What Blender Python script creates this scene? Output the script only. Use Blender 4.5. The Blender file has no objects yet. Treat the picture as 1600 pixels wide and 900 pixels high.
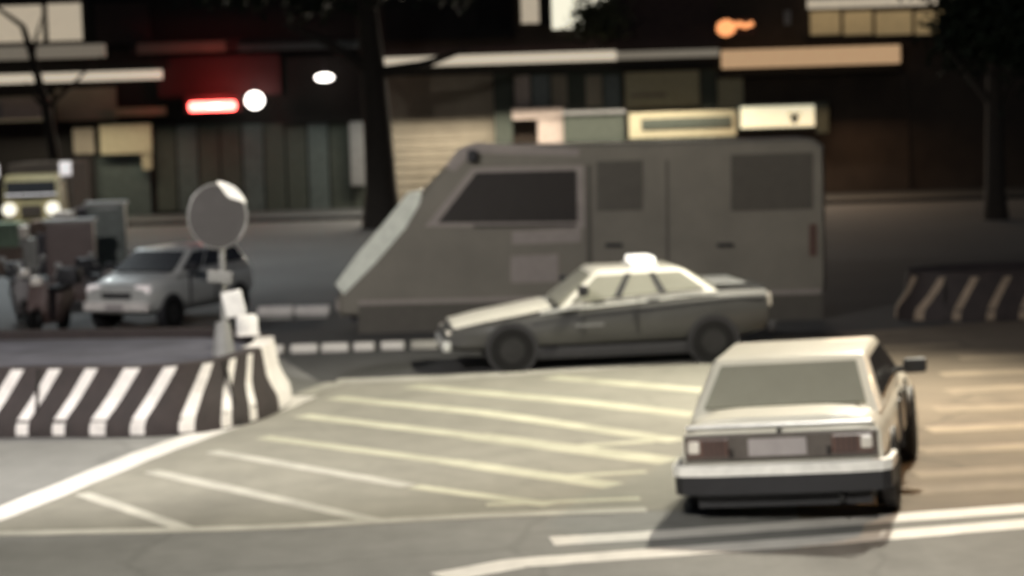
import bpy, bmesh, math, random
from mathutils import Vector, Matrix, Euler
random.seed(7)
R = math.radians
S = bpy.context.scene
C = S.collection

# ---------------------------------------------------------------- camera
H, F, PITCH, ROLL = 3.64, 3200.0, R(4.96), R(-1.8)
cam_d = bpy.data.cameras.new('camera'); cam = bpy.data.objects.new('camera', cam_d); C.objects.link(cam)
ROT = Matrix.Rotation(R(90) - PITCH, 3, 'X') @ Matrix.Rotation(ROLL, 3, 'Z')
cam.location = (0, 0, H); cam.rotation_euler = ROT.to_euler()
cam_d.sensor_width = 36; cam_d.lens = 36 * F / 1600; cam_d.clip_end = 3000
cam_d.dof.use_dof = True; cam_d.dof.focus_distance = 6.0; cam_d.dof.aperture_fstop = 2.8
S.camera = cam
# ---------------------------------------------------------------- night sky, moonlight, exposure
w = bpy.data.worlds.new('World'); S.world = w; w.use_nodes = True
nt = w.node_tree; bg = nt.nodes['Background']
sky = nt.nodes.new('ShaderNodeTexSky'); sky.sky_type = 'NISHITA'; sky.sun_disc = False
sky.sun_elevation = R(60); sky.sun_rotation = R(20)
nt.links.new(sky.outputs[0], bg.inputs[0]); bg.inputs[1].default_value = 0.007
sd = bpy.data.lights.new('moonlight', 'SUN'); sun = bpy.data.objects.new('moonlight', sd); C.objects.link(sun)
sd.energy = 0.06; sd.angle = R(4); sd.color = (0.9, 0.95, 1.0)
sun.rotation_euler = (R(30), 0, R(-20))
S.view_settings.view_transform = 'Standard'; S.view_settings.look = 'None'
S.view_settings.exposure = 0.0; S.view_settings.gamma = 1.0

def ray(px, py):
    return (ROT @ Vector(((px - 800) / F, (450 - py) / F, -1)))
def g(px, py, z=0.0):                       # ground point seen at a pixel
    d = ray(px, py); t = (z - H) / d.z
    return Vector((d.x * t, d.y * t, z))
def fp(px, py, D):                          # point at distance D
    d = ray(px, py); t = D / d.y
    return Vector((d.x * t, D, H + d.z * t))

# ---------------------------------------------------------------- materials
def mat(name, col, rough=0.6, metal=0.0, var=0.15, scale=6.0, bump=0.0, emit=None, es=0.0, coat=0.0, big=0.0, spec=0.5):
    m = bpy.data.materials.new(name); m.use_nodes = True
    n = m.node_tree.nodes; l = m.node_tree.links; b = n['Principled BSDF']
    b.inputs['Roughness'].default_value = rough; b.inputs['Metallic'].default_value = metal
    b.inputs['Specular IOR Level'].default_value = spec
    if coat: b.inputs['Coat Weight'].default_value = coat
    tc = n.new('ShaderNodeTexCoord'); nz = n.new('ShaderNodeTexNoise')
    nz.inputs['Scale'].default_value = scale; nz.inputs['Detail'].default_value = 6; nz.inputs['Roughness'].default_value = 0.65
    l.new(tc.outputs['Object'], nz.inputs['Vector'])
    mr = n.new('ShaderNodeMapRange'); mr.inputs[1].default_value = 0.3; mr.inputs[2].default_value = 0.7
    mr.inputs[3].default_value = 1 - var; mr.inputs[4].default_value = 1 + var
    l.new(nz.outputs[0], mr.inputs[0])
    mx = n.new('ShaderNodeVectorMath'); mx.operation = 'SCALE'; mx.inputs[0].default_value = col[:3]
    if big:
        n2 = n.new('ShaderNodeTexNoise'); n2.inputs['Scale'].default_value = scale * 0.12; n2.inputs['Detail'].default_value = 3
        l.new(tc.outputs['Object'], n2.inputs['Vector'])
        m2 = n.new('ShaderNodeMapRange'); m2.inputs[1].default_value = 0.3; m2.inputs[2].default_value = 0.7
        m2.inputs[3].default_value = 1 - big; m2.inputs[4].default_value = 1 + big
        l.new(n2.outputs[0], m2.inputs[0])
        mm = n.new('ShaderNodeMath'); mm.operation = 'MULTIPLY'
        l.new(mr.outputs[0], mm.inputs[0]); l.new(m2.outputs[0], mm.inputs[1]); l.new(mm.outputs[0], mx.inputs['Scale'])
    else:
        l.new(mr.outputs[0], mx.inputs['Scale'])
    l.new(mx.outputs[0], b.inputs['Base Color'])
    if bump:
        bp = n.new('ShaderNodeBump'); bp.inputs['Strength'].default_value = bump; bp.inputs['Distance'].default_value = 0.02
        l.new(nz.outputs[0], bp.inputs['Height']); l.new(bp.outputs[0], b.inputs['Normal'])
    if emit:
        b.inputs['Emission Color'].default_value = (*emit, 1); b.inputs['Emission Strength'].default_value = es
    return m

M = {}
M['asphalt'] = mat('asphalt', (0.175, 0.175, 0.165), 0.85, var=0.12, scale=3, bump=0.15, big=0.14)
M['hatch'] = mat('hatch_ground', (0.205, 0.198, 0.165), 0.85, var=0.14, scale=2, bump=0.15, big=0.12)
def weather(m, crack=.55, stain=.35):
    n = m.node_tree.nodes; l = m.node_tree.links; b = n['Principled BSDF']; src = b.inputs['Base Color'].links[0].from_socket
    tc = n.new('ShaderNodeTexCoord'); wn = n.new('ShaderNodeTexNoise'); wn.inputs['Scale'].default_value = .8; wn.inputs['Detail'].default_value = 4
    l.new(tc.outputs['Object'], wn.inputs['Vector'])
    ad = n.new('ShaderNodeVectorMath'); ad.operation = 'ADD'; l.new(tc.outputs['Object'], ad.inputs[0]); l.new(wn.outputs['Color'], ad.inputs[1])
    vo = n.new('ShaderNodeTexVoronoi'); vo.feature = 'DISTANCE_TO_EDGE'; vo.inputs['Scale'].default_value = .35; l.new(ad.outputs[0], vo.inputs['Vector'])
    mr = n.new('ShaderNodeMapRange'); mr.inputs[1].default_value = 0; mr.inputs[2].default_value = .02; mr.inputs[3].default_value = crack; mr.inputs[4].default_value = 1
    l.new(vo.outputs['Distance'], mr.inputs[0])
    st = n.new('ShaderNodeTexNoise'); st.inputs['Scale'].default_value = .55; st.inputs['Detail'].default_value = 5
    mp = n.new('ShaderNodeMapping'); mp.inputs['Scale'].default_value = (1, .35, 1); l.new(tc.outputs['Object'], mp.inputs[0]); l.new(mp.outputs[0], st.inputs['Vector'])
    m2 = n.new('ShaderNodeMapRange'); m2.inputs[1].default_value = .55; m2.inputs[2].default_value = .72; m2.inputs[3].default_value = 1; m2.inputs[4].default_value = 1 - stain
    l.new(st.outputs[0], m2.inputs[0])
    mm = n.new('ShaderNodeMath'); mm.operation = 'MULTIPLY'; l.new(mr.outputs[0], mm.inputs[0]); l.new(m2.outputs[0], mm.inputs[1])
    sc_ = n.new('ShaderNodeVectorMath'); sc_.operation = 'SCALE'; l.new(src, sc_.inputs[0]); l.new(mm.outputs[0], sc_.inputs['Scale']); l.new(sc_.outputs[0], b.inputs['Base Color'])
    return m
weather(M['asphalt'], .82, .25); weather(M['hatch'], .92, .22)
M['paint'] = mat('road_paint', (0.40, 0.39, 0.34), 0.7, var=0.22, scale=2.5, big=0.15)
M['paint_bright'] = mat('road_paint_bright', (0.62, 0.60, 0.56), 0.6, var=0.12, scale=4)
M['paint_amber_dim'] = mat('road_paint_amber_dim', (0.23, 0.185, 0.13), 0.8, var=0.25, scale=1.6, big=.3)  # line paint darkened and browned for dim amber light
M['paint_faint'] = mat('road_paint_worn', (0.40, 0.395, 0.30), 0.75, var=0.22, scale=1.6, big=0.2)
M['pave'] = mat('paving', (0.02, 0.022, 0.022), 0.8, scale=2, var=0.2)
M['bar_dark'] = mat('barrier_dark', (0.024, 0.017, 0.016), 0.75, var=0.35, scale=5)
M['bar_white'] = mat('barrier_white', (0.68, 0.65, 0.62), 0.6, var=0.18, scale=5)
M['bar_top'] = mat('island_top', (0.07, 0.07, 0.085), 0.85, var=0.35, scale=2, big=.3)
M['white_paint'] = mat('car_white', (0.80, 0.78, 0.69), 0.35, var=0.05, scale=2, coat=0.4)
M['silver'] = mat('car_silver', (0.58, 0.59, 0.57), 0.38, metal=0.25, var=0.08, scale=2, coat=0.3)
M['taxi_side_shade'] = mat('car_side_shade', (0.05, 0.05, 0.048), 0.4, var=0.15, scale=2, coat=0.3)  # dark sides under white roof and bonnet imitate light from above
M['glass_pale'] = mat('glass_pale', (0.30, 0.30, 0.25), 0.25, var=0.08, scale=1.5)  # pale base stands in for reflections in the glass
M['glass_dark'] = mat('glass_dark', (0.03, 0.03, 0.032), 0.2, var=0.1)
M['taxi_highlight'] = mat('taxi_highlight', (.16, .16, .16), .4)
M['rubber'] = mat('rubber', (0.012, 0.012, 0.012), 0.9, spec=.15)
M['rim'] = mat('rim_metal', (0.028, 0.028, 0.028), 0.6, metal=0.2, spec=.15)
M['black_plastic'] = mat('black_plastic', (0.016, 0.016, 0.019), 0.6)
M['tail_panel'] = mat('tail_panel', (0.10, 0.085, 0.075), 0.5, var=0.2)
M['tail_red'] = mat('tail_red', (0.11, 0.065, 0.055), 0.3)
M['lens_clear'] = mat('lens_clear', (0.7, 0.66, 0.6), 0.2)
M['chrome'] = mat('chrome_trim', (0.75, 0.75, 0.75), 0.3, metal=0.3)
M['plate'] = mat('plate', (0.36, 0.33, 0.33), 0.5, var=0.1)
M['bus'] = mat('bus_grey', (0.205, 0.19, 0.155), 0.5, var=0.12, scale=1.2, big=0.15)
M['bus_trim'] = mat('bus_trim', (0.31, 0.275, 0.25), 0.5, var=0.12)
M['bus_glare'] = mat('bus_glare', (0.80, 0.84, 0.74), 0.5, var=0.15)
M['bus_win'] = mat('bus_window', (0.03, 0.026, 0.025), 0.3, var=0.1)
M['bus_win2'] = mat('bus_window_rear', (0.10, 0.092, 0.078), 0.35, var=0.1)
M['post'] = mat('galvanised', (0.27, 0.27, 0.26), 0.5, metal=0.3)
M['sign_back'] = mat('sign_back', (0.06, 0.056, 0.054), 0.6, var=0.12)
M['white_plate'] = mat('white_plate', (0.85, 0.84, 0.8), 0.5)
M['beige'] = mat('beige_wall', (0.30, 0.265, 0.20), 0.85, var=0.15, scale=1.0, big=0.2)
M['beige_light'] = mat('beige_panel', (0.42, 0.38, 0.25), 0.8, var=0.15)
M['pinkish'] = mat('pinkish_sill', (0.46, 0.38, 0.33), 0.8, var=0.15)
M['green_dark'] = mat('dark_green', (0.055, 0.065, 0.05), 0.8, var=0.2)
M['green_mid'] = mat('window_green', (0.085, 0.105, 0.095), 0.4, var=0.3)
M['brown'] = mat('brown_wall', (0.05, 0.035, 0.024), 0.85, var=0.3, scale=.8, big=.3)
M['black_wall'] = mat('black_wall', (0.014, 0.012, 0.01), 0.9, var=0.3)
M['dark_red'] = mat('dark_red_board', (0.06, 0.014, 0.014), 0.7)
M['maroon'] = mat('maroon_wall', (0.05, 0.028, 0.024), 0.8, var=.3)
M['bark'] = mat('bark', (0.035, 0.027, 0.02), 0.9, var=0.3, scale=10, bump=.5)
M['leaf'] = mat('leaf', (0.02, 0.03, 0.014), 0.7, var=0.4)
M['leaf_lit'] = mat('leaf_balcony', (0.07, 0.075, 0.035), 0.7, var=0.4)
M['cream_light'] = mat('cream_light', (0.7, 0.65, 0.5), 0.5, emit=(1.0, 0.86, 0.66), es=0.55)
M['cream_dim'] = mat('cream_light_dim', (0.4, 0.37, 0.3), 0.5, emit=(1.0, 0.86, 0.66), es=0.14)
M['orange_light'] = mat('orange_light', (0.6, 0.45, 0.3), 0.5, emit=(1.0, 0.62, 0.33), es=0.42)
M['lamp_white'] = mat('lamp_white', (0.8, 0.8, 0.8), 0.4, emit=(1.0, 0.93, 0.85), es=6)
M['lamp_soft'] = mat('lamp_soft', (0.8, 0.8, 0.8), 0.4, emit=(1.0, 0.96, 0.85), es=1.3)
M['lamp_red'] = mat('lamp_red', (0.8, 0.1, 0.1), 0.4, emit=(1.0, 0.16, 0.13), es=9)
M['win_lit'] = mat('window_lit', (0.5, 0.45, 0.35), 0.5, emit=(1.0, 0.84, 0.62), es=0.42, var=.25, scale=3)
M['win_bright'] = mat('window_bright', (0.6, 0.6, 0.5), 0.5, emit=(1.0, 0.95, 0.74), es=0.95)
M['win_amber'] = mat('window_amber', (0.45, 0.36, 0.2), 0.5, emit=(1.0, 0.70, 0.34), es=0.17, var=.3, scale=1)
M['neon_orange'] = mat('neon_orange', (0.6, 0.2, 0.1), 0.5, emit=(1.0, 0.38, 0.14), es=1.4)
M['sign_lit'] = mat('sign_lit', (0.7, 0.68, 0.5), 0.5, emit=(1.0, 0.95, 0.68), es=0.62)
M['truck_cream'] = mat('truck_cream', (0.34, 0.28, 0.14), 0.5)
M['headlamp'] = mat('headlamp', (0.8, 0.8, 0.7), 0.3, emit=(1.0, 0.88, 0.7), es=0.8)
M['dim_glow'] = mat('dim_glow', (0.75, 0.7, 0.68), 0.3, emit=(1.0, 0.9, 0.88), es=0.28)
M['navy'] = mat('navy_cloth', (0.03, 0.03, 0.06), 0.8)
M['scooter_grey'] = mat('scooter_grey', (0.16, 0.15, 0.15), 0.45)
M['scooter_brown'] = mat('scooter_brown', (0.09, 0.06, 0.055), 0.5)
M['concrete'] = mat('concrete', (0.3, 0.3, 0.28), 0.85, var=.2)

# ---------------------------------------------------------------- mesh helpers
class MB:
    def __init__(s): s.b = bmesh.new()
    def box(s, c, size, rot=None, bev=0.0, taper=1.0):
        c = Vector(c); vs = []
        for z in (-.5, .5):
            k = taper if z > 0 else 1
            for x, y in ((-.5, -.5), (.5, -.5), (.5, .5), (-.5, .5)):
                v = Vector((x * size[0] * k, y * size[1] * k, z * size[2]))
                if rot: v = rot @ v
                vs.append(s.b.verts.new(c + v))
        fs = [s.b.faces.new([vs[i] for i in q]) for q in ((3, 2, 1, 0), (4, 5, 6, 7), (0, 1, 5, 4), (1, 2, 6, 5), (2, 3, 7, 6), (3, 0, 4, 7))]
        if bev:
            es = list({e for f in fs for e in f.edges})
            bmesh.ops.bevel(s.b, geom=es, offset=bev, segments=2, affect='EDGES', profile=0.6)
        return s
    def cyl(s, p0, p1, r0, r1=None, seg=14, caps=True):
        p0, p1 = Vector(p0), Vector(p1); r1 = r0 if r1 is None else r1
        a = (p1 - p0).normalized(); u = a.orthogonal().normalized(); v = a.cross(u)
        A = [s.b.verts.new(p0 + (u * math.cos(2 * math.pi * i / seg) + v * math.sin(2 * math.pi * i / seg)) * r0) for i in range(seg)]
        B = [s.b.verts.new(p1 + (u * math.cos(2 * math.pi * i / seg) + v * math.sin(2 * math.pi * i / seg)) * r1) for i in range(seg)]
        for i in range(seg): s.b.faces.new((A[i], A[(i + 1) % seg], B[(i + 1) % seg], B[i]))
        if caps: s.b.faces.new(A[::-1]); s.b.faces.new(B)
        return s
    def tube(s, pts, r, seg=8):
        for i in range(len(pts) - 1):
            rr = r if not isinstance(r, (list, tuple)) else r[i]; r2 = r if not isinstance(r, (list, tuple)) else r[i + 1]
            s.cyl(pts[i], pts[i + 1], rr, r2, seg)
        return s
    def ring_loft(s, rings, cap=True):
        V = [[s.b.verts.new(p) for p in r] for r in rings]; n = len(V[0])
        for a, b in zip(V, V[1:]):
            for i in range(n): s.b.faces.new((a[i], a[(i + 1) % n], b[(i + 1) % n], b[i]))
        if cap: s.b.faces.new(V[0][::-1]); s.b.faces.new(V[-1])
        return s
    def poly(s, pts):
        s.b.faces.new([s.b.verts.new(p) for p in pts]); return s
    def prism(s, pts, off, bev=0.0):       # closed slab: pts (3D ring) and the same ring shifted by off
        A = [s.b.verts.new(Vector(p)) for p in pts]; B = [s.b.verts.new(Vector(p) + Vector(off)) for p in pts]; n = len(A)
        fs = [s.b.faces.new(A[::-1]), s.b.faces.new(B)] + [s.b.faces.new((A[i], A[(i + 1) % n], B[(i + 1) % n], B[i])) for i in range(n)]
        if bev:
            es = list({e for f in fs for e in f.edges})
            bmesh.ops.bevel(s.b, geom=es, offset=bev, segments=2, affect='EDGES', profile=0.6)
        return s
    def ball(s, c, r, sub=2, sc=(1, 1, 1)):
        m = Matrix.Translation(c) @ Matrix.Diagonal((*[r * k for k in sc], 1))
        bmesh.ops.create_icosphere(s.b, subdivisions=sub, radius=1.0, matrix=m); return s
    def build(s, name, m, parent=None, smooth=None):
        bmesh.ops.recalc_face_normals(s.b, faces=s.b.faces)
        me = bpy.data.meshes.new(name); s.b.to_mesh(me); s.b.free()
        me.materials.append(M[m] if isinstance(m, str) else m)
        if smooth is not None:
            for p in me.polygons: p.use_smooth = True
            me.set_sharp_from_angle(angle=R(smooth))
        o = bpy.data.objects.new(name, me); C.objects.link(o)
        if parent: o.parent = parent
        return o
def tag(o, label=None, cat=None, group=None, kind=None):
    for k, v in (('label', label), ('category', cat), ('group', group), ('kind', kind)):
        if v: o[k] = v
    return o
def empty(name, loc, rz=0, label=None, cat=None, group=None, kind=None):
    o = bpy.data.objects.new(name, None); C.objects.link(o); o.location = loc; o.rotation_euler = (0, 0, rz)
    return tag(o, label, cat, group, kind)
def children(o): return [c for c in bpy.data.objects if c.parent == o]
def copy_tree(o, parent=None):
    kids = children(o)
    c = o.copy(); C.objects.link(c); c.parent = parent
    for ch in kids: copy_tree(ch, c)
    return c

# ================================================================ SETTING
gm = MB(); N = 40
gm.poly([(-400, -30, 0), (400, -30, 0), (400, 600, 0), (-400, 600, 0)])
tag(gm.build('ground', 'asphalt'), 'grey asphalt road surface of the junction', kind='structure')

def strip(pts, wd, z, mt, name='road_marking', label=None, parent=None):
    mb = MB(); L = []
    for i, p in enumerate(pts):
        a = pts[max(0, i - 1)]; b = pts[min(len(pts) - 1, i + 1)]
        d = (b - a); d.z = 0; d.normalize(); n = Vector((-d.y, d.x, 0)) * wd / 2
        jl = 1 + random.uniform(-.06, .06)
        L.append((Vector((p.x, p.y, z)) + n * jl, Vector((p.x, p.y, z)) - n * jl))
    for (a, b), (c, d) in zip(L, L[1:]): mb.poly([a, b, d, c])
    o = mb.build(name, mt, parent)
    if not parent: tag(o, label, kind='structure')
    return o
def dense(pix, n=10):
    P = [g(*p) for p in pix]; out = []
    for a, b in zip(P, P[1:]):
        for i in range(n): out.append(a.lerp(b, i / n))
    return out + [P[-1]]
MB().poly([Vector((*g(*p).xy, 0.003)) for p in [(1900, 478), (1400, 514), (1212, 526), (1165, 556), (900, 577), (700, 590), (500, 597), (440, 560), (300, 560)]] + [Vector((-60, 30, .003)), Vector((-60, 71.7, .003)), Vector((60, 71.7, .003))]).build('far_road_shade', mat('asphalt_shaded', (0.062, 0.062, 0.060), 0.8, var=.15, scale=2.5, bump=.2, big=.2)); tag(bpy.data.objects['far_road_shade'], 'road beyond the hatched area, coloured dark for the weaker light there', kind='structure')  # dark colour stands in for the fall-off of light past the hatching
# hatched refuge area: a slightly paler worn surface with outline and diagonals
hat = empty('hatched_road_marking', g(600, 700), 0, 'worn white hatched area between the junction lanes', None, None, 'structure')
hl = hat.location.copy(); hat.location = (0, 0, 0)
area = [(-10, 806), (230, 712), (440, 634), (528, 600), (700, 592), (900, 580), (1160, 562), (1280, 640), (1180, 800), (1000, 798), (720, 806), (560, 816), (280, 828), (-10, 834)]
MB().poly([Vector((*g(*p).xy, 0.004)) for p in area]).build('worn_surface', 'hatch', hat)
strip(dense([(-60, 826), (0, 804), (230, 710), (440, 635), (476, 619)]), 0.38, 0.0055, 'paint_bright', 'edge_line', parent=hat)
strip(dense([(474, 617), (526, 598)]), 0.30, 0.0055, 'paint', 'edge_line', parent=hat)
strip(dense([(526, 596), (700, 590), (900, 577), (1180, 557)]), 0.45, 0.0058, 'paint', 'edge_line', parent=hat)
strip(dense([(-60, 836), (280, 829), (440, 824), (580, 816), (720, 808), (1010, 797)]), 0.22, 0.0058, 'paint', 'edge_line', parent=hat)
diag = [((128, 772), (290, 827), .17, 'paint'), ((236, 737), (585, 814), .2, 'paint'), ((332, 706), (640, 760), .2, 'paint'), ((646, 761), (860, 790), .2, 'paint_faint'),
        ((410, 684), (700, 722), .24, 'paint_faint'), ((700, 722), (960, 760), .3, 'paint_faint'), ((470, 650), (740, 682), .3, 'paint_faint'), ((740, 682), (1050, 722), .4, 'paint_faint'),
        ((520, 622), (760, 646), .32, 'paint_faint'), ((760, 646), (1060, 690), .32, 'paint_faint'), ((640, 604), (900, 628), .36, 'paint_faint'), ((900, 628), (1090, 650), .36, 'paint_faint'),
        ((860, 590), (1110, 612), .36, 'paint_faint'), ((760, 790), (1000, 780), .14, 'paint_faint'), ((840, 748), (1010, 738), .16, 'paint_faint'), ((880, 700), (1020, 690), .2, 'paint_faint')]
for i, (a, b, wd, m) in enumerate(diag):
    strip(dense([a, b], 6), wd, 0.0062 + 0.00012 * i, m, 'diagonal_line', parent=hat)
dl = empty('double_lane_marking', (0, 0, 0), 0, 'double white lane lines crossing the near right foreground', None, None, 'structure')
strip(dense([(862, 846), (1000, 838), (1300, 817), (1680, 789)]), 0.34, 0.0035, 'paint_bright', 'lane_line', parent=dl)
strip(dense([(690, 902), (810, 880), (1000, 866), (1300, 844), (1680, 812)]), 0.34, 0.0035, 'paint_bright', 'lane_line', parent=dl)
MB().poly([Vector((*g(*p).xy, 0.002)) for p in [(1250, 812), (1215, 700), (1190, 600), (1210, 520), (1900, 470), (1900, 760), (1640, 785)]]).build('amber_lit_carriageway', weather(mat('asphalt_amber_dim', (0.15, 0.12, 0.085), 0.85, var=.14, scale=1.5, bump=.2, big=.22), .7, .3)); tag(bpy.data.objects['amber_lit_carriageway'], 'worn carriageway right of the white sedan, coloured brown for its dim amber light', kind='structure')  # brown tint puts the dim amber lamplight into the ground colour
# faint worn lines on the right-hand carriageway, browned for its dim amber light
for i, (a, b) in enumerate([((1290, 523), (1420, 518)), ((1480, 612), (1620, 604)), ((1450, 672), (1620, 664)), ((1430, 742), (1610, 733)), ((1500, 560), (1640, 556)), ((1310, 545), (1500, 538)), ((1470, 585), (1640, 580)), ((1460, 640), (1640, 634)), ((1440, 705), (1640, 696)), ((1420, 768), (1640, 756))]):
    strip(dense([a, b], 4), .42, 0.0034 + .0002 * i, 'paint_amber_dim', 'worn_lane_marking', 'faint worn line on the carriageway right of the white sedan, browned for dim amber light')
# far pavement with kerb in front of the shops
pv = MB().box((0, 85, 0.06), (400, 26, 0.12)).build('pavement', 'pave'); tag(pv, 'dark pavement in front of the shops', kind='structure')
kb = MB()
kb.box((0, 71.85, 0.065), (400, 0.3, 0.13)); tag(kb.build('kerb', 'pave'), 'kerb edging the far pavement', kind='structure')

# ---------------------------------------------------------------- striped barriers
def smooth_path(P, n=6):
    out = []; Q = [P[0]] + P + [P[-1]]
    for i in range(1, len(Q) - 2):
        p0, p1, p2, p3 = Q[i - 1:i + 3]
        for k in range(n):
            t = k / n
            out.append(0.5 * ((2 * p1) + (p2 - p0) * t + (2 * p0 - 5 * p1 + 4 * p2 - p3) * t * t + (3 * p1 - p0 - 3 * p2 + p3) * t ** 3))
    return out + [P[-1]]
def barrier(name, P, label, cat, prof, stripe_spacing, stripe_w, slant, stripe_range, white_range, hgt, wm='bar_white', phase=0.0):
    P = smooth_path([Vector((*p, 0)) for p in P], 8)
    cum = [0]
    for a, b in zip(P, P[1:]): cum.append(cum[-1] + (b - a).length)
    def at(u):
        u = max(0, min(cum[-1] - 1e-4, u))
        for i in range(len(cum) - 1):
            if cum[i + 1] >= u:
                t = (u - cum[i]) / (cum[i + 1] - cum[i]); p = P[i].lerp(P[i + 1], t)
                d0 = (P[i + 1] - P[i]).normalized()
                j = min(len(P) - 2, i + 1) if t > .5 else max(0, i - 1)
                d1 = (P[j + 1] - P[j]).normalized(); k = abs(t - .5)
                d = (d0 * (1 - k) + d1 * k).normalized()
                return p, Vector((d.y, -d.x, 0))           # outward normal = right of travel
    def off(z):
        for (o0, z0), (o1, z1) in zip(prof, prof[1:]):
            if z <= z1: return o0 + (o1 - o0) * (z - z0) / max(1e-6, z1 - z0)
        return prof[-1][0]
    def pt(u, z, e=0.0):
        p, n = at(u); q = p + n * (off(z) + e); q.z = z; return q
    root = empty(name, (0, 0, 0), 0, label, cat)
    rings = []; nu = int(cum[-1] / 0.25)
    for i in range(nu + 1):
        u = cum[-1] * i / nu; r = [pt(u, z) for o, z in prof]
        p, n = at(u)
        q = p - n * 0.22; q.z = hgt; r.append(q); q2 = q.copy(); q2.z = 0; r.append(q2)
        rings.append(r)
    MB().ring_loft(rings).build('barrier_body', 'bar_dark', root, 40)
    # painted stripes, each a thin coat standing a few mm proud
    zs = [0.03, 0.12, 0.22, 0.34, 0.46, 0.6, 0.72, hgt - 0.015]
    def sl(z): return slant * max(0, z - 0.18)
    u = stripe_range[0] + phase
    while u < stripe_range[1]:
        mb = MB(); W = stripe_w * random.uniform(.85, 1.12)
        gridp = [[pt(u + W * k / 3 + sl(z), z, .006) for k in range(4)] for z in zs]
        V = [[mb.b.verts.new(p) for p in row] for row in gridp]
        for a, b in zip(V, V[1:]):
            for k in range(3): mb.b.faces.new((a[k], a[k + 1], b[k + 1], b[k]))
        mb.build('painted_stripe', wm, root)
        u += stripe_spacing * random.uniform(.96, 1.04)
    u = stripe_range[0] + .9
    while u < stripe_range[1]:
        MB().prism([pt(u, .02, .011), pt(u + .035, .02, .011), pt(u + .035, hgt, .011), pt(u, hgt, .011)], at(u)[1] * -.01).build('block_joint', 'black_wall', root)
        u += 2.35
    if white_range:
        mb = MB(); n = 24; a0, a1 = white_range; rr = []
        for i in range(n + 1):
            uu = a0 + (a1 - a0) * i / n; p, nn = at(uu)
            row = [pt(uu, z, .008) for z in zs] + [pt(uu, hgt, .008) + Vector((0, 0, .012))]
            q = p - nn * 0.24; q.z = hgt + .012; row.append(q)
            rr.append(row)
        V = [[mb.b.verts.new(p) for p in row] for row in rr]
        for a, b in zip(V, V[1:]):
            for k in range(len(a) - 1): mb.b.faces.new((a[k], a[k + 1], b[k + 1], b[k]))
        mb.build('white_nose', wm, root, 50)
    return root, P, at
prof = [(0.20, 0), (0.19, 0.20), (0.06, 0.42), (0.0, hg := 0.80)]
near_path = [(-16, 24.3), (-10, 24.15), (-6, 23.95), (-4.5, 23.7), (-3.85, 23.8), (-3.4, 24.3), (-3.14, 25.2), (-3.1, 26.3), (-3.5, 27.3), (-4.6, 28.1), (-10, 28.8), (-16, 29.2)]
b1, P1, at1 = barrier('median_barrier', near_path, 'near median barrier with black and white slanted stripes and white rounded nose, at left', 'barrier',
    prof, 0.46, 0.17, 0.62, (0.1, 13.2), (13.85, 15.1), hg)
# island fill
ins = [p for p in P1]
isl = MB(); isl.prism([Vector((p.x, p.y, 0.02)) for p in ins], (0, 0, 0.66)); isl.build('island_fill', 'bar_top', b1)
far_path = [(22, 35.0), (14, 35.0), (8.2, 34.8), (7.1, 34.5), (6.6, 34.0), (6.6, 33.5), (7.1, 33.1), (9, 32.9), (14, 32.9), (24, 32.9)]
M['bar_white_dimmed'] = mat('barrier_white_dimmed', (0.27, 0.21, 0.15), 0.7, var=0.25, scale=5)  # white stripe paint darkened and browned as in weak light
b2, P2, at2 = barrier('median_barrier', far_path, 'dim far median barrier with slanted stripes darkened for weak light at the right edge', 'barrier',
    prof, 0.52, 0.15, 0.55, (15.9, 34), None, 0.70, 'bar_white_dimmed')
MB().prism([Vector((p.x, p.y, 0.02)) for p in P2], (0, 0, 0.56)).build('island_fill', 'bar_top', b2)

# white blocks and sign post standing on the near island
mk = empty('marker_block', (*fp(388, 552, 26.6).xy, 0.84), R(15), 'rounded white marker block on top of the nose of the striped median', 'marker')
MB().box((0, 0, 0.12), (0.27, 0.2, 0.26), bev=.05).build('block', 'white_plate', mk, 40)
MB().box((0, 0, -.005), (0.3, 0.24, 0.02)).build('base', 'bar_white', mk)
pp = fp(350, 560, 25.6)
sp = empty('round_sign', (pp.x, pp.y, 0.6), R(8), 'round traffic sign on a post seen from behind, above the striped median', 'traffic sign')
zc = fp(338, 338, 25.5).z - 0.6; xo = fp(338, 338, 25.5).x - pp.x
MB().cyl((0.02, 0, 0), (xo + .04, 0, zc + .25), 0.04, 0.035).build('post', 'post', sp, 40)
MB().cyl((0, 0, 0), (0, 0, .5), 0.16, 0.09, 12).build('post_sleeve', 'post', sp, 40)
d = MB(); RR = 0.36
d.cyl((xo, -.06, zc), (xo, -.085, zc), RR, RR * .99, 40); d.b.transform(Matrix.Identity(4)); 
for v in d.b.verts: v.co.z = zc + (v.co.z - zc) * 1.12
disc = d.build('sign_disc', 'sign_back', sp, 40)
rm = MB(); prev = None
for i in range(41):
    a = 2 * math.pi * i / 40; q = Vector((xo + RR * math.cos(a), -.075, zc + RR * 1.12 * math.sin(a)))
    if prev: rm.cyl(prev, q, .014, .014, 6)
    prev = q
rm.build('rim', 'post', disc)
rf = MB(); rows = []
for i in range(13):
    a = R(22 + 66 * i / 12); k = math.sin(math.pi * i / 12); t = 0.02 + 0.115 * k
    e = Vector((xo + (RR + .03) * math.cos(a), -.10, zc + (RR + .03) * 1.12 * math.sin(a)))
    f_ = Vector((xo + (RR + .03 - t) * math.cos(a), -.13, zc + (RR + .03 - t) * 1.12 * math.sin(a)))
    rows.append((e, f_))
for (a, b), (c, d_) in zip(rows, rows[1:]): rf.prism([a, b, d_, c], (0, .02, 0))
rf.build('edge_highlight', 'white_plate', disc)  # white crescent shaped as the highlight on the sign rim
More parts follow.
